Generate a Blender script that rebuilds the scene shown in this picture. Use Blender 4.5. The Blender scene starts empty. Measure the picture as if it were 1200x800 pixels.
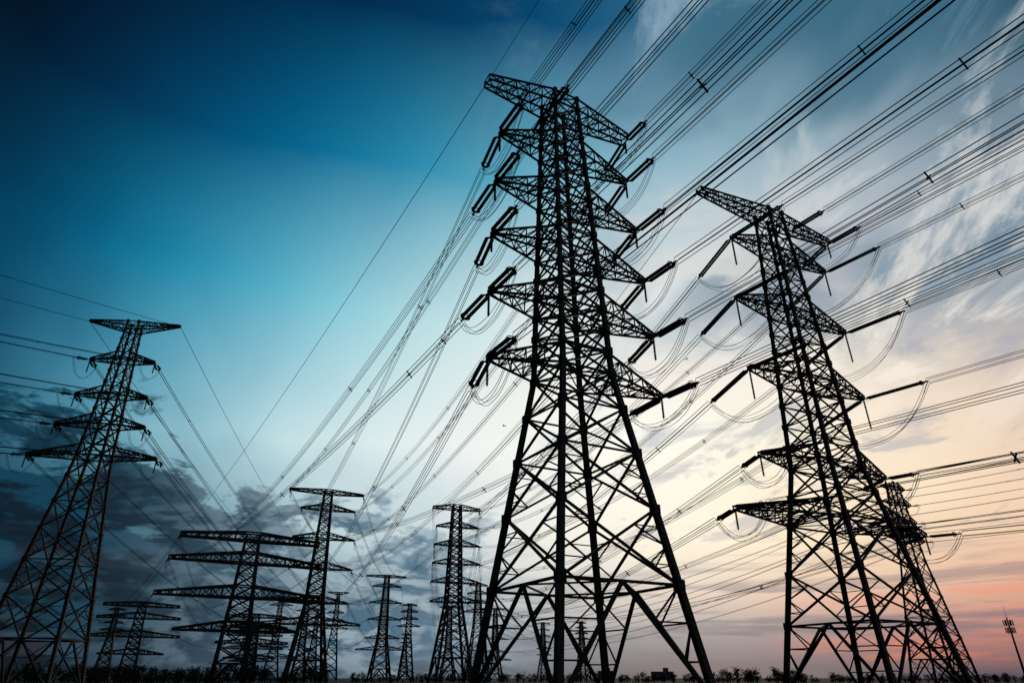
import bpy, math, random
from mathutils import Vector, Matrix
random.seed(7)
S = bpy.context.scene
S.view_settings.view_transform = 'Standard'
S.view_settings.look = 'None'
S.view_settings.exposure = 0
CAMZ = 1.7

# ------------------------------------------------------------ materials
def mat_noise(name, c1, c2, rough=0.6, metal=0.0, scale=3.0):
    m = bpy.data.materials.new(name); m.use_nodes = True
    nt = m.node_tree; b = nt.nodes['Principled BSDF']
    tc = nt.nodes.new('ShaderNodeTexCoord')
    n = nt.nodes.new('ShaderNodeTexNoise'); n.inputs['Scale'].default_value = scale
    n.inputs['Detail'].default_value = 2
    r = nt.nodes.new('ShaderNodeValToRGB')
    r.color_ramp.elements[0].position = .35; r.color_ramp.elements[1].position = .7
    r.color_ramp.elements[0].color = (*c1, 1); r.color_ramp.elements[1].color = (*c2, 1)
    nt.links.new(tc.outputs['Object'], n.inputs['Vector'])
    nt.links.new(n.outputs['Fac'], r.inputs['Fac'])
    nt.links.new(r.outputs['Color'], b.inputs['Base Color'])
    b.inputs['Roughness'].default_value = rough; b.inputs['Metallic'].default_value = metal
    b.inputs['Specular IOR Level'].default_value = .25
    return m
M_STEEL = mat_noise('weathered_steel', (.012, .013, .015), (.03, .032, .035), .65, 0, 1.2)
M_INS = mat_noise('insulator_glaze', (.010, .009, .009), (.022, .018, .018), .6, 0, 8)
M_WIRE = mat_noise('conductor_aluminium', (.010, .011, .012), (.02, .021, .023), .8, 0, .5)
M_CONC = mat_noise('footing_concrete', (.18, .17, .16), (.3, .29, .27), .9, 0, 4)
M_GROUND = mat_noise('ground_grass', (.006, .009, .005), (.015, .018, .01), 1, 0, .2)
M_LEAF = mat_noise('foliage', (.010, .018, .007), (.03, .042, .018), .9, 0, .4)
M_BARK = mat_noise('bark', (.03, .022, .016), (.06, .045, .03), .9, 0, 3)
M_WALL = mat_noise('building_render', (.10, .095, .09), (.15, .145, .14), .9, 0, .3)
M_GLASS = mat_noise('window_glass', (.02, .025, .03), (.03, .035, .04), .15, 0, .3)
M_BIRD = mat_noise('bird_feathers', (.01, .01, .012), (.03, .03, .03), .9, 0, 5)

# ------------------------------------------------------------ mesh builder
class MB:
    def __init__(s): s.v = []; s.f = []; s.m = []
    def beam(s, p, q, w, mat=0, h=None):
        p = Vector(p); q = Vector(q); d = q - p
        if d.length < 1e-4: return
        d.normalize()
        up = Vector((0, 0, 1)) if abs(d.z) < .95 else Vector((1, 0, 0))
        a = d.cross(up).normalized(); b = d.cross(a).normalized()
        a = a * w * .5; b = b * (h or w) * .5
        i = len(s.v)
        for c in (p, q):
            s.v += [c + a + b, c - a + b, c - a - b, c + a - b]
        for k in range(4):
            k2 = (k + 1) % 4
            s.f.append((i + k, i + k2, i + 4 + k2, i + 4 + k)); s.m.append(mat)
        s.f.append((i + 3, i + 2, i + 1, i)); s.m.append(mat)
        s.f.append((i + 4, i + 5, i + 6, i + 7)); s.m.append(mat)
    def tube(s, pts, radii, sides=4, mat=0, cap=True):
        n = len(pts); i0 = len(s.v)
        for k in range(n):
            d = (pts[min(k + 1, n - 1)] - pts[max(k - 1, 0)]).normalized()
            up = Vector((0, 0, 1)) if abs(d.z) < .95 else Vector((1, 0, 0))
            a = d.cross(up).normalized(); b = d.cross(a).normalized()
            r = radii if isinstance(radii, (int, float)) else radii[k]
            for j in range(sides):
                t = 2 * math.pi * (j + .5) / sides
                s.v.append(pts[k] + a * (r * math.cos(t)) + b * (r * math.sin(t)))
        for k in range(n - 1):
            for j in range(sides):
                j2 = (j + 1) % sides
                s.f.append((i0 + k * sides + j, i0 + k * sides + j2, i0 + (k + 1) * sides + j2, i0 + (k + 1) * sides + j)); s.m.append(mat)
        if cap:
            s.f.append(tuple(i0 + j for j in range(sides))[::-1]); s.m.append(mat)
            s.f.append(tuple(i0 + (n - 1) * sides + j for j in range(sides))); s.m.append(mat)
    def mesh(s, name, mats):
        me = bpy.data.meshes.new(name)
        me.from_pydata([tuple(v) for v in s.v], [], s.f)
        for m in mats: me.materials.append(m)
        me.polygons.foreach_set('material_index', s.m)
        me.update()
        return me

def obj(name, me, loc=(0, 0, 0), rz=0, parent=None):
    o = bpy.data.objects.new(name, me)
    S.collection.objects.link(o)
    o.location = loc; o.rotation_euler = (0, 0, rz)
    if parent: o.parent = parent
    return o

# ------------------------------------------------------------ pylon design
def lerp(a, b, t): return a + (b - a) * t
def hwf(prof, z):
    for (z0, w0), (z1, w1) in zip(prof, prof[1:]):
        if z <= z1: return lerp(w0, w1, (z - z0) / (z1 - z0))
    return prof[-1][1]

def build_pylon(D, tk=1.0, detail=True):
    mb = MB(); prof = D['prof']; zs = D['zs']
    C = [(1, 1), (-1, 1), (-1, -1), (1, -1)]
    H = zs[-1]
    def cor(i, z):
        w = hwf(prof, z); return Vector((C[i][0] * w, C[i][1] * w, z))
    lw0, lw1 = D['leg']
    dw = D['diag']
    for k in range(len(zs) - 1):
        z0, z1 = zs[k], zs[k + 1]
        lw = lerp(lw0, lw1, z0 / H) * tk
        ww = lerp(dw, dw * .62, z0 / H) * tk
        sw = ww * .55
        for i in range(4):
            j = (i + 1) % 4
            a0, a1, b0, b1 = cor(i, z0), cor(i, z1), cor(j, z0), cor(j, z1)
            mb.beam(a0, a1, lw)
            if k == 0:   # inverted-V base panel
                m = (a1 + b1) / 2
                mb.beam(a0, m, ww * 1.25); mb.beam(b0, m, ww * 1.25)
                mb.beam(a1, b1, ww)
                if detail:
                    for (g0, g1) in ((a0, a1), (b0, b1)):
                        for t in (.33, .66):
                            mb.beam(g0.lerp(g1, t), g0.lerp(m, t), sw)
                        mb.beam(g0.lerp(g1, .66), g0.lerp(m, .33), sw)
                        mb.beam(g1, g0.lerp(m, .66), sw)
                # diaphragm
                mb.beam(m, (cor(j, z1) + cor((j + 1) % 4, z1)) / 2, sw * 1.2)
            else:
                mb.beam(a0, b1, ww); mb.beam(b0, a1, ww)
                big = (z1 - z0) > 4.5
                if detail and big:
                    for (g0, g1, o0, o1) in ((a0, a1, b0, b1), (b0, b1, a0, a1)):
                        mid = g0.lerp(g1, .5)
                        mb.beam(mid, g0.lerp(o1, .25), sw)
                        mb.beam(mid, o0.lerp(g1, .75), sw)
                        mb.beam(g0.lerp(g1, .25), g0.lerp(o1, .25), sw * .8)
                        mb.beam(g0.lerp(g1, .75), o0.lerp(g1, .75), sw * .8)
                if (not big) or k % 2 == 0:
                    mb.beam(a1, b1, ww * .8)
        if k > 0 and any(abs(z0 - L['z']) < .1 for L in D['arms']):
            mb.beam(cor(0, z0), cor(2, z0), sw); mb.beam(cor(1, z0), cor(3, z0), sw)
    if detail:   # node plates and step bolts
        for k in range(1, len(zs)):
            for i in range(4):
                c = cor(i, zs[k]); w = lerp(lw0, lw1, zs[k] / H)
                mb.beam(c - Vector((0, 0, w * .8)), c + Vector((0, 0, w * .8)), w * 1.4)
        z = 3.0
        while z < H - 2:
            c = cor(0, z); mb.beam(c, c + Vector((.42, .1, 0)), .04); mb.beam(c, c + Vector((.1, .42, 0)), .04)
            z += .9
    for i in range(4):     # footings
        c = cor(i, 0)
        mb.beam(c + Vector((0, 0, -.6)), c + Vector((0, 0, .35)), 1.1, 1)
    for L in D['arms']:
        z, h = L['z'], L['h']
        wb = hwf(prof, z); wt = hwf(prof, min(z + h, H))
        cw = L.get('w', .2) * tk; bw = cw * .55
        if L.get('box'): wt = wb
        for sd, r in ((-1, L['rl']), (1, L['rr'])):
            if r <= 0: continue
            tw, th, rise = L.get('tw', .25), L.get('th', .35), L.get('rise', 0)
            n = max(3, int(round((r - wb) / L.get('step', 2.0))))
            if not detail: n = max(3, int(n * .7))
            R = [Vector((sd * wb, -wb, z)), Vector((sd * wb, wb, z)), Vector((sd * wt, wt, z + h)), Vector((sd * wt, -wt, z + h))]
            T = [Vector((sd * r, -tw, z + rise)), Vector((sd * r, tw, z + rise)), Vector((sd * r, tw, z + th + rise)), Vector((sd * r, -tw, z + th + rise))]
            for q in range(4): mb.beam(R[q], T[q], cw)
            for k in range(n):
                t0, t1 = k / n, (k + 1) / n
                for q in range(4):
                    q2 = (q + 1) % 4
                    a0, a1 = R[q].lerp(T[q], t0), R[q].lerp(T[q], t1)
                    b0, b1 = R[q2].lerp(T[q2], t0), R[q2].lerp(T[q2], t1)
                    if k % 2: mb.beam(a0, b1, bw)
                    else: mb.beam(b0, a1, bw)
                    if q in (0, 2) and detail and k < n - 1:
                        if k % 2: mb.beam(b0, a1, bw * .8)
                        else: mb.beam(a0, b1, bw * .8)
                    mb.beam(a1, b1, bw)
        # through-body bars
        mb.beam((-wb, -wb, z), (wb, -wb, z), cw); mb.beam((-wb, wb, z), (wb, wb, z), cw)
        mb.beam((-wt, -wt, z + h), (wt, -wt, z + h), cw * .8); mb.beam((-wt, wt, z + h), (wt, wt, z + h), cw * .8)
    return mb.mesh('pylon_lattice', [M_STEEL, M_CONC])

def lv(z): return z + CAMZ
def split(levels, sub):
    out = []
    for a, b in zip(levels, levels[1:]):
        n = max(1, int(round((b - a) / sub)))
        out += [lerp(a, b, i / n) for i in range(n)]
    return out + [levels[-1]]

def arms(lst, **kw):
    out = []
    for a in lst:
        d = dict(z=lv(a[0]), rl=a[1], rr=a[2], h=a[3]); d.update(kw)
        if len(a) > 4: d.update(a[4])
        out.append(d)
    return out

DM = dict(prof=[(0, 7.05), (28.3, 2.8), (66.6, 1.6)],
          zs=[0, 8.5, 14.8, 20.0, 24.4] + split([28.3, 35.6, 42.8, 50.0, 57.4, 64.7, 66.6], 2.5),
          leg=(.54, .33), diag=.22,
          arms=arms([(63, 10.2, 10.2, 1.9, dict(tw=.7, th=.8, box=1, step=1.7)), (55.7, 8.4, 9.6, 2.0), (48.3, 8.9, 10.3, 2.1),
                     (41.1, 9.2, 10.8, 2.1), (33.9, 9.4, 11.2, 2.2), (26.6, 9.4, 11.4, 2.2)], w=.19, step=1.8))
DR = dict(prof=[(0, 6.6), (25.2, 2.9), (63.7, 1.4), (65.2, 1.4)],
          zs=[0, 7, 12.6] + split([18.2, 25.2, 36.7, 47.2, 57.7, 63.7, 65.2], 2.9),
          leg=(.5, .32), diag=.21,
          arms=arms([(62, 14.2, 13.2, 1.5, dict(tw=.5, th=.6, box=1, step=1.7, rise=.4)), (56, 9.2, 10.5, 2.0), (45.5, 10.6, 11.5, 2.0),
                     (35, 10.6, 11.6, 2.1), (23.5, 11.5, 11.6, 2.1), (16.5, 17, 17, 2.2)], w=.2, step=1.9))
DL = dict(prof=[(0, 5.8), (35, 2.1), (62, 1.0), (63.8, 1.0)],
          zs=[0, 7, 13, 18.5, 23.5, 28, 32.5] + split([36.3, 42.1, 47.9, 55.1, 61.7, 63.5], 2.4),
          leg=(.5, .3), diag=.22,
          arms=arms([(60, 8.4, 8.4, 1.8, dict(tw=.15, th=.3, rise=1.6)), (53.4, 6, 5.6, 1.6), (46.2, 6.6, 6, 1.6),
                     (40.4, 8.4, 7, 1.8), (34.6, 11.2, 10.4, 1.9)], w=.22, step=1.6))
DW = dict(prof=[(0, 5.2), (26, 3.4), (48, 2.2)],
          zs=[0, 6, 11] + split([16, 26.7, 38.2, 46, 48], 3.4),
          leg=(.5, .38), diag=.26,
          arms=arms([(44.3, 24, 24, 2.8, dict(tw=.8, th=1.3)), (36.5, 26, 26, 3.6, dict(th=1.0)), (25, 28, 28, 3.8, dict(th=1.0)), (14.3, 20, 20, 3.0)], w=.36, step=2.3))
DS = dict(prof=[(0, 5.6), (30, 2.2), (52, 1.1)],
          zs=[0, 6, 11, 16, 21, 25.5] + split([30, 36, 41, 46, 50.5, 52], 2.6),
          leg=(.46, .3), diag=.22,
          arms=arms([(48.8, 5.5, 5.5, 1.4), (44.3, 6.5, 6.5, 1.6), (39.3, 7, 7, 1.6), (34.3, 8.5, 8.5, 1.7)], w=.22, step=1.8))
DES = dict(M=DM, R=DR, L=DL, W=DW, S=DS)
MESH = {}
def get_mesh(key, far):
    k = (key, far)
    if k not in MESH:
        MESH[k] = build_pylon(DES[key], (1.0, 1.75, 2.4)[far], far == 0)
    return MESH[k]

class Tower:
    def __init__(s, key, x, y, deg, far=1, scale=1.0):
        s.D = DES[key]; s.key = key; s.far = far
        s.o = obj('transmission_tower', get_mesh(key, far), (x, y, 0), math.radians(deg))
        s.o.scale = (scale,) * 3; s.sc = scale
        s.loc = Vector((x, y, 0)); s.a = math.radians(deg)
        s.ins = MB(); s.ends = {}
    def att(s, lvl, side, r=None):
        L = s.D['arms'][lvl]; rr = (L['rl'] if side < 0 else L['rr']) if r is None else r
        p = Vector((side * rr, 0, L['z'] + L.get('rise', 0))) * s.sc
        return s.loc + Matrix.Rotation(s.a, 3, 'Z') @ p
    def finish(s):
        for key, es in s.ends.items():
            if len(es) >= 2:
                e1, e2, nsub, sp = es[0][0], es[1][0], es[0][1], es[0][2]
                dip = es[0][3] * random.uniform(.88, 1.12)
                n = 16 if not s.far else 8
                d = (e2 - e1); d.z = 0; d.normalize(); nn = Vector((-d.y, d.x, 0))
                for (oa, oz) in offs(min(nsub, 4), sp * .8):
                    pts = []; dj = dip * random.uniform(.93, 1.07)
                    for i in range(n + 1):
                        t = i / n
                        p = e1.lerp(e2, t); p = p + Vector((0, 0, -dj * (1 - abs(2 * t - 1) ** 2.4)))
                        pts.append(p + nn * oa + Vector((0, 0, oz)))
                    s.ins.tube(pts, .028 if not s.far else .04, 4, 1)
                if not s.far and dip > 2.2:
                    top = es[0][4]; bot = top + Vector((0, 0, -dip * .85))
                    string(s.ins, top, bot, .15, False)
        if s.ins.v:
            mb = s.ins
            R = Matrix.Rotation(-s.a, 3, 'Z')
            mb.v = [(R @ (Vector(v) - s.loc)) / s.sc for v in mb.v]
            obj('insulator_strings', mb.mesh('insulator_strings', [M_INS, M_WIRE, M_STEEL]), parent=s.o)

def offs(n, sp):
    h = sp / 2
    return {1: [(0, 0)], 2: [(-h, 0), (h, 0)], 4: [(-h, -h), (h, -h), (-h, h), (h, h)]}[n]

def string(mb, p, q, rad, far):
    L = (q - p).length
    if far:
        mb.tube([p, q], rad * .9, 5, 0); return
    d = (q - p) / L
    n = max(6, int(L / .19)); pts = []; rr = []
    for i in range(n):
        c = p + d * (.1 + (L - .2) * i / n)
        st = (L - .2) / n
        pts += [c, c + d * st * .35, c + d * st * .45]; rr += [rad * .5, rad * .55, rad]
    pts.append(p + d * (L - .1)); rr.append(rad * .4)
    mb.tube([p, p + d * .1], .05, 4, 0)
    mb.tube(pts, rr, 8, 0)
    mb.tube([q - d * .1, q], .05, 4, 0)

def tension_string(T, p, e, sp, rad):
    """double tension insulator set from arm tip p to conductor clamp e"""
    d = (e - p).normalized(); n = Vector((-d.y, d.x, 0)).normalized()
    if T.far:
        string(T.ins, p, e, .26, True); return
    a = p + d * .6; b = e - d * .6
    T.ins.beam(p, a, .14, 0); T.ins.beam(b, e, .16, 0)
    T.ins.beam(a - n * sp * .5, a + n * sp * .5, .2, 0, .1); T.ins.beam(b - n * sp * .6, b + n * sp * .6, .24, 0, .12)
    for sgn in (-1, 1):
        string(T.ins, a + n * sgn * sp * .5, b + n * sgn * sp * .5, rad, False)
    c = b - d * .3; up = d.cross(n).normalized(); R = sp * .9
    ring = [c + n * (R * math.cos(t)) + up * (R * .75 * math.sin(t)) for t in [2 * math.pi * i / 12 for i in range(13)]]
    T.ins.tube(ring, .05, 4, 0)

def span(T1, a1, T2, a2, sag, nsub=4, sp=.6, r=.04, Ls=(5, 5), dip=3.2, spacer=48, seg=40, mb=None, rad=.22, ssp=.62):
    p = T1.att(*a1); q = T2.att(*a2)
    sag = sag * random.uniform(.85, 1.15)
    h = (q - p); hl = Vector((h.x, h.y, 0)).normalized(); span_len = Vector((h.x, h.y, 0)).length
    s1 = (h.z - 4 * sag) / span_len; s2 = (h.z + 4 * sag) / span_len
    d1 = (hl + Vector((0, 0, s1))).normalized(); d2 = (-hl + Vector((0, 0, -s2))).normalized()
    e1 = p + d1 * Ls[0] if Ls[0] else p; e2 = q + d2 * Ls[1] if Ls[1] else q
    if Ls[0]: tension_string(T1, p, e1, ssp, rad); T1.ends.setdefault(a1, []).append((e1, nsub, sp, dip, p))
    if Ls[1]: tension_string(T2, q, e2, ssp, rad); T2.ends.setdefault(a2, []).append((e2, nsub, sp, dip, q))
    nn = Vector((-hl.y, hl.x, 0))
    def pt(t): return e1.lerp(e2, t) + Vector((0, 0, -4 * sag * t * (1 - t)))
    for k, (oa, oz) in enumerate(offs(nsub, sp)):
        js = random.uniform(-.15, .15)
        pts = [pt(i / seg) + nn * oa + Vector((0, 0, oz + js * 4 * (i / seg) * (1 - i / seg))) for i in range(seg + 1)]
        mb.tube(pts, r, 4, 0)
    if spacer and nsub > 1:
        n = int(span_len / spacer); ph = random.uniform(.2, .8)
        for i in range(n):
            t = (i + ph + random.uniform(-.15, .15)) / n
            c = pt(t)
            w = sp * .5 + .08
            zz = Vector((0, 0, w if nsub == 4 else .0))
            mb.beam(c - nn * w - zz, c + nn * w + zz, .1); mb.beam(c - nn * w + zz, c + nn * w - zz, .1)

def line(T1, T2, pairs, **kw):
    mb = MB()
    for a1, a2 in pairs: span(T1, a1, T2, a2, mb=mb, **kw)
    return mb
def put(*mbs):
    m = MB()
    for b in mbs:
        o = len(m.v); m.v += b.v; m.f += [tuple(i + o for i in f) for f in b.f]; m.m += b.m
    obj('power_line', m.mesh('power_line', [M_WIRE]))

# ------------------------------------------------------------ towers in place
T_main = Tower('M', 6, 59, 28, far=0)
T_right = Tower('R', 39.6, 79.6, 28, far=0)
T_left = Tower('L', -74, 111, 8, far=0)
T_wide = Tower('W', -95, 243, 26)
T_b = Tower('R', -70, 245, 22)
T_c = Tower('M', -23.4, 275, 18)
T_d = Tower('R', -87, 475, 20, 2)
T_e = Tower('L', -141, 560, 15, 2)
T_w2 = Tower('W', -258, 485, 30, 2)
T_w3 = Tower('W', -190, 520, 26, 2, scale=.9)
T_s1 = Tower('S', -68, 463, 10, 2, scale=.88)
T_s2 = Tower('S', -18, 367, 15, 1, scale=.9)
T_s3 = Tower('S', 110.6, 186, 30, far=0)
T_f1 = Tower('M', -50, 560, 15, 2, scale=.8)
T_f2 = Tower('R', -160, 480, 20, 2, scale=.8)
T_f3 = Tower('S', -240, 640, 20, 2)
T_f4 = Tower('L', -195, 700, 20, 2)
T_f5 = Tower('S', -135, 900, 20, 2)
T_f6 = Tower('M', 28, 640, 20, 2, scale=.7)
T_f7 = Tower('R', -10, 420, 18, 2, scale=.6)
T_f8 = Tower('S', 55, 560, 20, 2, scale=.8)
T_f9 = Tower('S', -170, 300, 22, 2, scale=.55)
T_f10 = Tower('W', -225, 620, 28, 2, scale=.9)
T_f11 = Tower('R', -118, 400, 24, 2, scale=.62)
N_main = Tower('M', 6 + 330 * .47, 59 - 330 * .883, 28)
N_right = Tower('R', 39.6 + 330 * .47, 79.6 - 330 * .883, 28)
N_left = Tower('L', -250, -100, 40)
N_s3 = Tower('S', 110.6 + 280 * .36, 186 - 280 * .93, 22)

# main, near side
mbs = []
for l in range(1, 6):
    for sd in (-1, 1):
        mbs.append(line(T_main, N_main, [((l, sd), (l, sd))], sag=4, Ls=(5.6, 5), dip=3.0))
mbs.append(line(T_main, N_main, [((0, 1), (0, 1))], sag=4, Ls=(4.5, 5), dip=2.4))
mbs.append(line(T_main, N_main, [((0, -1, 1.5), (0, -1, 1.5))], sag=4, Ls=(4.5, 5), dip=2.4))
mbs.append(line(T_main, N_main, [((0, -1, 5.5), (0, -1, 5.5))], sag=3, nsub=2, Ls=(0, 0)))
mbs.append(line(T_main, N_main, [((0, -1), (0, -1))], sag=3, nsub=1, r=.03, Ls=(0, 0)))
put(*mbs)
# main, far side
mbs = []
amap = [(0, 1, 14), (0, -1, 12), (1, 1), (1, -1), (2, 1)]
for i, l in enumerate(range(1, 6)):
    mbs.append(line(T_main, T_wide, [((l, -1), amap[i])], sag=6, Ls=(5.6, 3.5), dip=3.0))
mbs.append(line(T_main, T_wide, [((0, -1), (0, -1))], sag=4, nsub=1, r=.045, Ls=(0, 0)))
mbs.append(line(T_main, T_b, [((0, -1, 1.5), (0, -1))], sag=5, Ls=(4.5, 3.5), dip=2.4))
put(*mbs)
mbs = []
bmap = [(0, 1), (1, 1), (2, 1), (3, 1), (4, 1), (2, -1)]
for i, l in enumerate(range(0, 6)):
    mbs.append(line(T_main, T_b, [((l, 1), bmap[i])], sag=6, Ls=(5.6, 3.5), dip=3.0))
put(*mbs)
# right tower
mbs = []
for l in range(1, 6):
    for sd in (-1, 1):
        Ln = 9.2 if l <= 3 else 4.6
        mbs.append(line(T_right, N_right, [((l, sd), (l, sd))], sag=6, Ls=(Ln, 5), dip=5.6 if l <= 3 else 3, ssp=.44, rad=.19))
mbs.append(line(T_right, N_right, [((0, 1), (0, 1))], sag=5, Ls=(6, 5), dip=3))
mbs.append(line(T_right, N_right, [((0, 1, 5), (0, 1, 5))], sag=5, Ls=(6, 5), dip=3))
mbs.append(line(T_right, N_right, [((5, 1, 9), (5, 1, 9))], sag=5, Ls=(4.6, 5), dip=3))
mbs.append(line(T_right, N_right, [((0, -1), (0, -1))], sag=3, nsub=1, r=.03, Ls=(0, 0)))
put(*mbs)
mbs = []
for l in range(1, 6):
    for sd in (-1, 1):
        Ln = 9.2 if l <= 3 else 4.6
        tgt = T_c if l <= 3 else T_s2
        al = (l, sd) if l <= 3 else (l - 3, sd)
        mbs.append(line(T_right, tgt, [((l, sd), al)], sag=8, Ls=(Ln, 3), dip=5.6 if l <= 3 else 3, ssp=.44, rad=.19, r=.042))
mbs.append(line(T_right, T_c, [((0, 1), (0, 1))], sag=7, Ls=(6, 3), dip=3, r=.042))
mbs.append(line(T_right, T_c, [((0, -1), (0, -1))], sag=4, nsub=1, r=.045, Ls=(0, 0)))
put(*mbs)
# left tower
mbs = []
for l in range(1, 5):
    for sd in (-1, 1):
        mbs.append(line(T_left, N_left, [((l, sd), (l, sd))], sag=9, nsub=2, sp=.45, r=.055, Ls=(2.8, 3), dip=2.8, rad=.18))
        mbs.append(line(T_left, T_e, [((l, sd), (l, sd))], sag=14, nsub=2, sp=.45, r=.06, Ls=(2.8, 3), dip=2.8, rad=.18))
for sd in (-1, 1):
    mbs.append(line(T_left, N_left, [((0, sd), (0, sd))], sag=7, nsub=1, r=.045, Ls=(0, 0)))
    mbs.append(line(T_left, T_e, [((0, sd), (0, sd))], sag=10, nsub=1, r=.05, Ls=(0, 0)))
put(*mbs)
# slim right tower
mbs = []
for l in range(0, 4):
    for sd in (-1, 1):
        mbs.append(line(T_s3, N_s3, [((l, sd), (l, sd))], sag=6, nsub=2, sp=.5, r=.045, Ls=(3, 3), dip=2, rad=.15))
        mbs.append(line(T_s3, T_f7, [((l, sd), (min(l + 1, 4), sd))], sag=8, nsub=2, sp=.5, r=.055, Ls=(3, 3), dip=2, rad=.15))
put(*mbs)
# distant spans
def far_line(A, B, la, lb, sag=9):
    mbs = []
    for i in range(min(len(la), len(lb))):
        for sd in (-1, 1):
            mbs.append(line(A, B, [((la[i], sd), (lb[i], sd))], sag=sag, nsub=2, sp=.6, r=.07, Ls=(3, 3), dip=2, spacer=0, seg=24))
    put(*mbs)
far_line(T_b, T_d, [0, 1, 2, 3, 4], [0, 1, 2, 3, 4])
far_line(T_c, T_f1, [0, 1, 2, 3, 4], [0, 1, 2, 3, 4])
far_line(T_wide, T_w2, [0, 1, 2], [0, 1, 2])
far_line(T_wide, T_w3, [0, 1], [0, 1])
far_line(T_s2, T_f6, [0, 1, 2], [0, 1, 2])
far_line(T_d, T_f5, [1, 2, 3], [0, 1, 2])
for t in (T_main, T_right, T_left, T_wide, T_b, T_c, T_d, T_e, T_w2, T_w3, T_s1, T_s2, T_s3, T_f1, T_f2, T_f5, T_f6, T_f7, N_main, N_right, N_left, N_s3):
    t.finish()

# ------------------------------------------------------------ ground
me = bpy.data.meshes.new('ground'); g = 9000
me.from_pydata([(-g, -g, 0), (g, -g, 0), (g, g, 0), (-g, g, 0)], [], [(0, 1, 2, 3)]); me.materials.append(M_GROUND)
obj('ground', me)

# ------------------------------------------------------------ distant trees
def tree(mb, x, y, h):
    mb.tube([Vector((x, y, 0)), Vector((x + .03 * h * random.uniform(-1, 1), y, h * .45)), Vector((x, y, h * .8))], [h * .035, h * .022, h * .006], 5, 1)
    cl = []
    for _ in range(random.randint(8, 11)):
        a = random.uniform(0, 6.28); rr = random.uniform(0, .42) * h
        c = Vector((x + rr * math.cos(a), y + rr * math.sin(a), h * random.uniform(.18, .88)))
        mb.tube([Vector((x, y, h * .12)), c], [h * .012, h * .004], 3, 1)
        cl.append((c, h * random.uniform(.14, .24)))
    for c, cr in cl:
        for _ in range(30):
            d = Vector((random.gauss(0, 1), random.gauss(0, 1), random.gauss(0, .75)))
            p = c + d * cr * .62
            p.z = max(p.z, .1)
            s = h * random.uniform(.035, .07)
            n = Vector((random.gauss(0, 1), random.gauss(0, 1), random.gauss(0, 1))).normalized()
            a = n.orthogonal().normalized() * s; b = n.cross(a)
            i = len(mb.v); mb.v += [p - a, p - b * .6, p + a, p + b * .6]; mb.f.append((i, i + 1, i + 2, i + 3)); mb.m.append(0)
def treeline(groups):
    mb = MB()
    for (x0, y0, x1, y1, n, h0, h1) in groups:
        for i in range(n):
            t = (i + random.uniform(-.4, .4)) / n
            tree(mb, lerp(x0, x1, t) + random.uniform(-2, 2), lerp(y0, y1, t) + random.uniform(-6, 6), random.uniform(h0, h1))
    obj('tree_line', mb.mesh('tree_line', [M_LEAF, M_BARK]))
treeline([(-205, 250, -60, 235, 105, 3.4, 6.4), (-115, 190, -75, 190, 18, 3.2, 4.8), (-60, 270, 75, 290, 90, 2.6, 3.9),
          (75, 262, 104, 258, 24, 3.2, 5.2), (104, 265, 260, 300, 90, 2.5, 3.8)])

# ------------------------------------------------------------ buildings
def building(x, y, w, d, h, rz, floors):
    e = bpy.data.objects.new('apartment_building', None); S.collection.objects.link(e)
    e.location = (x, y, 0); e.rotation_euler = (0, 0, rz)
    mb = MB(); mb.beam((0, -d / 2, h / 2), (0, d / 2, h / 2), w, 0, h)
    obj('walls', mb.mesh('walls', [M_WALL]), parent=e)
    mb = MB(); mb.beam((0, -d / 2 - .2, h + .25), (0, d / 2 + .2, h + .25), w + .4, 0, .48)
    mb.beam((w * .2, -1.5, h + 1.9), (w * .2, 1.5, h + 1.9), 4, 0, 2.8)
    obj('roof', mb.mesh('roof', [M_WALL]), parent=e)
    mb = MB(); n = int(w / 3.2)
    for f in range(floors):
        for i in range(n):
            xx = -w / 2 + (i + .5) * w / n; zz = (f + .55) * h / floors
            mb.beam((xx, -d / 2 - .03, zz), (xx, -d / 2 + .05, zz), 1.5, 0, 1.4)
    obj('windows', mb.mesh('windows', [M_GLASS]), parent=e)
building(124, 600, 16, 12, 6, 0, 2)
building(98, 760, 14, 12, 8, .1, 3)

# ------------------------------------------------------------ cell tower
mb = MB()
mb.tube([Vector((0, 0, 0)), Vector((0, 0, 13)), Vector((0, 0, 26))], [.55, .42, .3], 10, 0)
mb.tube([Vector((0, 0, 26)), Vector((0, 0, 31))], [.1, .06], 6, 0)
for z in (20.5, 23.6):
    ring = [Vector((1.5 * math.cos(t), 1.5 * math.sin(t), z)) for t in [2 * math.pi * i / 16 for i in range(17)]]
    mb.tube(ring, .08, 4, 0); mb.tube([p + Vector((0, 0, .9)) for p in ring], .05, 4, 0)
    for i in range(6):
        t = 2 * math.pi * i / 6 + z
        c = Vector((1.75 * math.cos(t), 1.75 * math.sin(t), z))
        mb.beam((0, 0, z), c, .1)
        mb.beam(c + Vector((0, 0, -.9)), c + Vector((0, 0, 1.6)), .42, 0, .22)
for i in range(3):
    t = 2.1 * i; mb.beam((0, 0, 25.5), (1.2 * math.cos(t), 1.2 * math.sin(t), 27.6), .07)
obj('cell_tower', mb.mesh('cell_tower', [M_STEEL]), (226, 320, 0))

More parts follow.
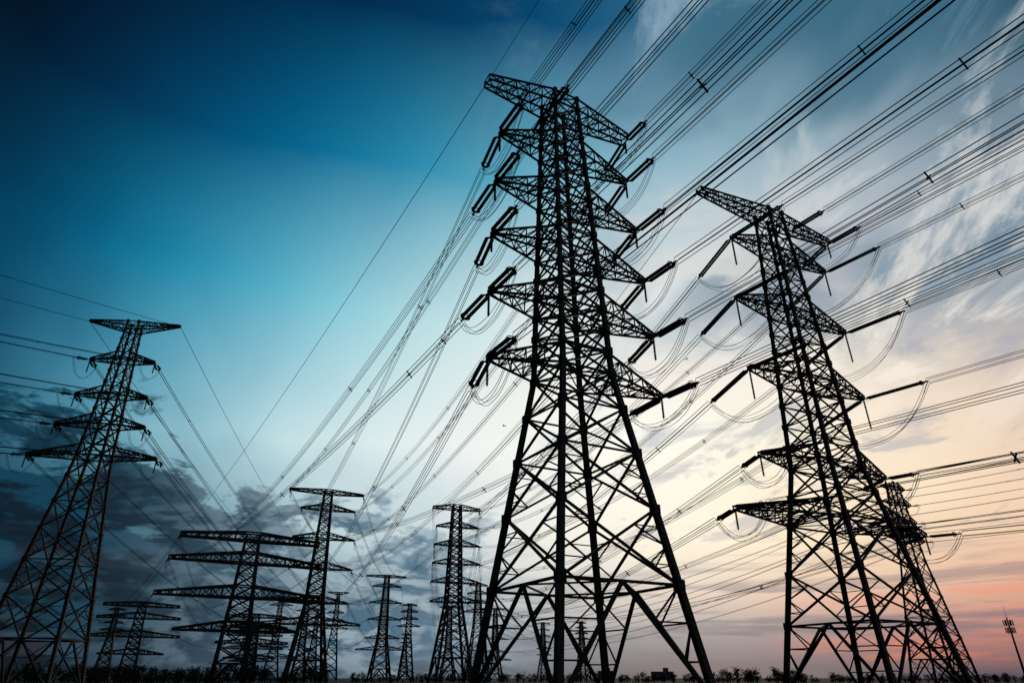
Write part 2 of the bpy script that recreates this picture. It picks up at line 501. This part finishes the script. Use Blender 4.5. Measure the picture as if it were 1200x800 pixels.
# ------------------------------------------------------------ birds
def bird(x, y, z, yaw, flap):
    mb = MB()
    mb.tube([Vector((0, -.3, 0)), Vector((0, -.22, .02)), Vector((0, -.05, .02)), Vector((0, .12, .0)), Vector((0, .2, .02)), Vector((0, .26, .02)), Vector((0, .33, 0))],
            [.015, .045, .085, .06, .045, .04, .005], 8, 0)
    i = len(mb.v); mb.v += [Vector((-.03, -.25, .01)), Vector((.03, -.25, .01)), Vector((.09, -.48, .0)), Vector((-.09, -.48, .0))]; mb.f.append((i, i + 1, i + 2, i + 3)); mb.m.append(0)
    for s in (-1, 1):
        z1 = .22 * flap; z2 = .1 * flap
        P = [(s * .04, .1, .03), (s * .35, .14, z1), (s * .72, -.06, z2), (s * .4, -.12, z1 * .95), (s * .04, -.12, .03)]
        i = len(mb.v); mb.v += [Vector(p) for p in P]; mb.f.append(tuple(range(i, i + 5))); mb.m.append(0)
    obj('bird', mb.mesh('bird', [M_BIRD]), (x, y, z), yaw)
bird(-1.5, 116, 44, 1.0, 1.2)
bird(-8, 130, 56, .4, -.8)
bird(36, 120, 60, 2.0, 1.0)
bird(9, 140, 34, .7, 1.3)

# ------------------------------------------------------------ sky (world)
W = bpy.data.worlds.new('World'); S.world = W; W.use_nodes = True
try: W.cycles.sampling_method = 'NONE'
except Exception as ex: print(ex)
nt = W.node_tree; nt.nodes.clear(); N = nt.nodes.new; LK = nt.links.new
def sock(v, inp):
    if isinstance(v, bpy.types.NodeSocket): LK(v, inp)
    else: inp.default_value = v
def math_(op, a, b=0.0, c=0.0, clamp=False):
    n = N('ShaderNodeMath'); n.operation = op; n.use_clamp = clamp
    sock(a, n.inputs[0]); sock(b, n.inputs[1]); sock(c, n.inputs[2]); return n.outputs[0]
def maprange(v, a, b, c=0.0, d=1.0, smooth=False):
    n = N('ShaderNodeMapRange'); n.clamp = True
    if smooth: n.interpolation_type = 'SMOOTHSTEP'
    sock(v, n.inputs['Value']); n.inputs['From Min'].default_value = a; n.inputs['From Max'].default_value = b
    n.inputs['To Min'].default_value = c; n.inputs['To Max'].default_value = d; return n.outputs['Result']
def mix(f, a, b, blend='MIX'):
    n = N('ShaderNodeMix'); n.data_type = 'RGBA'; n.blend_type = blend
    sock(f, n.inputs[0]); sock(a, n.inputs[6]); sock(b, n.inputs[7]); return n.outputs[2]
def noise(vec, scale, detail=6, rough=.55, dist=0.0):
    n = N('ShaderNodeTexNoise'); LK(vec, n.inputs['Vector'])
    n.inputs['Scale'].default_value = scale; n.inputs['Detail'].default_value = detail
    n.inputs['Roughness'].default_value = rough; n.inputs['Distortion'].default_value = dist; return n.outputs['Fac']
def comb(x, y, z):
    n = N('ShaderNodeCombineXYZ'); sock(x, n.inputs[0]); sock(y, n.inputs[1]); sock(z, n.inputs[2]); return n.outputs[0]
def lin(c):
    f = lambda u: (u / 12.92 if u <= .04045 else ((u + .055) / 1.055) ** 2.4)
    return (f(c[0] / 255), f(c[1] / 255), f(c[2] / 255), 1)
def mul(*a):
    r = a[0]
    for b in a[1:]: r = math_('MULTIPLY', r, b)
    return r
tc = N('ShaderNodeTexCoord'); nv = N('ShaderNodeVectorMath'); nv.operation = 'NORMALIZE'; LK(tc.outputs['Generated'], nv.inputs[0])
sp = N('ShaderNodeSeparateXYZ'); LK(nv.outputs[0], sp.inputs[0]); X, Y, Z = sp.outputs
RAD = 180 / math.pi
az0 = math_('MULTIPLY', math_('ARCTAN2', X, Y), RAD)
el0 = math_('MULTIPLY', math_('ARCSINE', Z), RAD)
DIR = nv.outputs[0]
# cloud-sheet coordinates: a flat layer seen in perspective
zz = math_('ADD', math_('MAXIMUM', Z, 0.0), .12)
sx = math_('DIVIDE', X, zz); sy = math_('DIVIDE', Y, zz)
# stretched along the upper wind (toward the upper right)
sheet = comb(math_('ADD', mul(sx, 1.0), mul(sy, .35)), math_('MULTIPLY', math_('SUBTRACT', sy, mul(sx, .55)), .6), 0.0)
nw1 = noise(DIR, 3.2, 3, .55)
az = math_('ADD', az0, math_('MULTIPLY', math_('SUBTRACT', nw1, .5), 14.0))
wel = math_('ADD', math_('MULTIPLY', maprange(el0, 3, 30), 8.0), 1.0)
el = math_('ADD', el0, math_('MULTIPLY', math_('SUBTRACT', nw1, .5), wel))
AZ = [-50, -40, -30, -20, -10, 0, 10, 20, 30, 40, 50]
BACK = (4, 16, 28)
rows = [
 (0,   [(8,20,32), (10,26,38), (14,34,48), (34,58,76), (58,82,98), (76,95,110), (84,97,112), (80,90,106), (66,78,98), (54,66,88), (36,50,68)]),
 (2.5, [(9,22,34), (11,28,42), (16,38,54), (48,76,96), (88,115,132), (124,137,148), (145,148,154), (140,136,146), (170,128,126), (205,124,104), (150,100,90)]),
 (6,   [(8,26,38), (12,34,48), (24,54,72), (84,122,140), (150,176,188), (198,204,206), (226,215,204), (228,206,188), (228,190,166), (228,170,144), (190,150,130)]),
 (10,  [(6,32,48), (14,48,66), (40,84,108), (126,168,184), (192,212,218), (232,233,230), (254,246,228), (255,242,214), (255,230,196), (246,208,174), (205,175,160)]),
 (18,  [(0,42,66), (8,76,106), (98,168,190), (196,226,231), (230,241,240), (248,248,242), (255,255,244), (255,251,232), (250,234,208), (232,208,190), (180,172,170)]),
 (30,  [(0,40,66), (0,80,118), (24,144,178), (104,190,210), (172,218,225), (212,231,232), (226,233,233), (224,228,230), (212,212,215), (164,176,188), (98,130,148)]),
 (42,  [(0,15,30), (0,36,66), (0,74,114), (2,110,152), (42,142,176), (90,168,192), (128,182,202), (144,180,196), (136,168,184), (88,128,148), (36,82,108)]),
 (54,  [(0,8,20), (0,17,38), (0,28,58), (0,42,77), (0,53,91), (2,66,106), (14,80,120), (40,100,134), (54,110,136), (44,92,120), (20,60,84)]),
 (72,  [(0,6,14), (0,9,20), (0,12,27), (0,17,35), (0,22,42), (0,29,50), (4,36,62), (12,44,70), (14,48,72), (10,42,64), (8,32,50)]),
]
azf = math_('ADD', math_('DIVIDE', az, 360.0), .5)
col = None; prev = None
for (e, cs) in rows:
    r = N('ShaderNodeValToRGB'); cr = r.color_ramp; cr.interpolation = 'B_SPLINE'
    while len(cr.elements) > 1: cr.elements.remove(cr.elements[-1])
    cr.elements[0].position = 0; cr.elements[0].color = lin(BACK)
    for p, c in [(-80, BACK)] + list(zip(AZ, cs)) + [(80, BACK), (180, BACK)]:
        q = cr.elements.new(p / 360 + .5); q.color = lin(c)
    LK(azf, r.inputs['Fac'])
    if col is None: col = r.outputs['Color']
    else: col = mix(maprange(el, prev, e), col, r.outputs['Color'])
    prev = e
# high soft cloud sheet (right): darker gaps, lit wisps with an edge
right = maprange(az0, -8, 16, 0, 1, True)
n4 = noise(sheet, 1.5, 4, .58, .5)
m4 = mul(maprange(n4, .54, .40, 0, 1, True), maprange(az0, 2, 26, 0, 1, True), maprange(el0, 18, 30, 0, 1, True))
col = mix(mul(m4, .78), col, mix(maprange(el0, 22, 40), lin((120, 150, 170)), lin((50, 100, 126))))
n3 = noise(sheet, 2.7, 6, .64, .8)
m3 = mul(maprange(n3, .47, .60, 0, 1, True), right, maprange(el0, 12, 24, 0, 1, True), maprange(el0, 72, 48, 0, 1, True))
litc = mix(maprange(el0, 22, 48, 0, 1), lin((254, 243, 230)), lin((150, 180, 196)))
col = mix(mul(m3, .74), col, litc)
# grey undersides in the bright middle
m6 = mul(maprange(n3, .47, .36, 0, 1, True), maprange(az0, -2, 12, 0, 1, True), maprange(el0, 6, 12, 0, 1, True), maprange(el0, 34, 24, 0, 1, True))
col = mix(mul(m6, .55), col, lin((166, 168, 182)))
# heaped low cloud bank (left)
cx = mul(az0, .05); cy = mul(el0, .12)
cb = comb(cx, cy, 3.3)
cb2 = comb(math_('ADD', cx, .045), math_('ADD', cy, .06), 3.3)
n1 = noise(cb, 2.6, 6, .62, .3)
n1b = noise(cb2, 2.6, 4, .62, .3)
top = math_('ADD', maprange(el0, 3, 24, .20, .78), maprange(az0, -36, 4, -.07, .22))
dens = math_('SUBTRACT', n1, top)
m = mul(maprange(dens, -.015, .06, 0, 1, True), maprange(az0, 6, -8, 0, 1, True), maprange(el0, 0, 2, .4, 1), maprange(el0, 24, 19, 0, 1))
shade = maprange(math_('SUBTRACT', n1, n1b), -.06, .09, 0, 1, True)
rim = maprange(dens, .12, .0, 0, 1, True)
lightf = math_('ADD', mul(shade, .6), mul(rim, .25), clamp=True)
cdark = mix(maprange(az0, -34, -6, 0, 1, True), lin((2, 22, 36)), lin((70, 108, 132)))
clite = mix(maprange(az0, -34, -6, 0, 1, True), lin((18, 74, 100)), lin((190, 210, 218)))
col = mix(mul(m, .95), col, mix(lightf, cdark, clite))
# low streaks
st = comb(mul(az0, .03), mul(el0, .40), 1.7)
n5 = noise(st, 1.7, 5, .6, .3)
m5 = mul(maprange(n5, .46, .6, 0, 1, True), maprange(el0, 12, 4, 0, 1, True), maprange(az0, -10, 14, .2, 1))
col = mix(mul(m5, .6), col, lin((104, 106, 124)))
m7 = mul(maprange(n5, .46, .37, 0, 1, True), maprange(el0, 7, 3.5, 0, 1, True), maprange(el0, .5, 2, 0, 1, True), maprange(az0, 18, 31, 0, 1, True))
col = mix(mul(m7, .6), col, lin((248, 132, 98)))
bg1 = N('ShaderNodeBackground'); LK(col, bg1.inputs['Color']); bg1.inputs['Strength'].default_value = 1.0
sky = N('ShaderNodeTexSky'); sky.sky_type = 'NISHITA'; sky.sun_disc = False
sky.sun_elevation = math.radians(6); sky.sun_rotation = math.radians(16)
bg2 = N('ShaderNodeBackground'); LK(sky.outputs['Color'], bg2.inputs['Color']); bg2.inputs['Strength'].default_value = .0015
add = N('ShaderNodeAddShader'); LK(bg1.outputs[0], add.inputs[0]); LK(bg2.outputs[0], add.inputs[1])
out = N('ShaderNodeOutputWorld'); LK(add.outputs[0], out.inputs['Surface'])

# sun behind the cloud, low in front to the right
sl = bpy.data.lights.new('sun', 'SUN'); sl.energy = .25; sl.angle = math.radians(6); sl.color = (1, .82, .62)
so = bpy.data.objects.new('sun', sl); S.collection.objects.link(so)
a, e = math.radians(16), math.radians(6)
d = Vector((math.sin(a) * math.cos(e), math.cos(a) * math.cos(e), math.sin(e)))
so.rotation_euler = d.to_track_quat('Z', 'Y').to_euler(); so.location = (0, 0, 80)

# ------------------------------------------------------------ camera
cd = bpy.data.cameras.new('camera'); co = bpy.data.objects.new('camera', cd); S.collection.objects.link(co)
cd.lens = 22.7; cd.sensor_width = 36; cd.clip_end = 20000; cd.clip_start = .1
co.location = (0, 0, CAMZ); co.rotation_euler = (math.radians(90 + 27.5), 0, 0)
S.camera = co
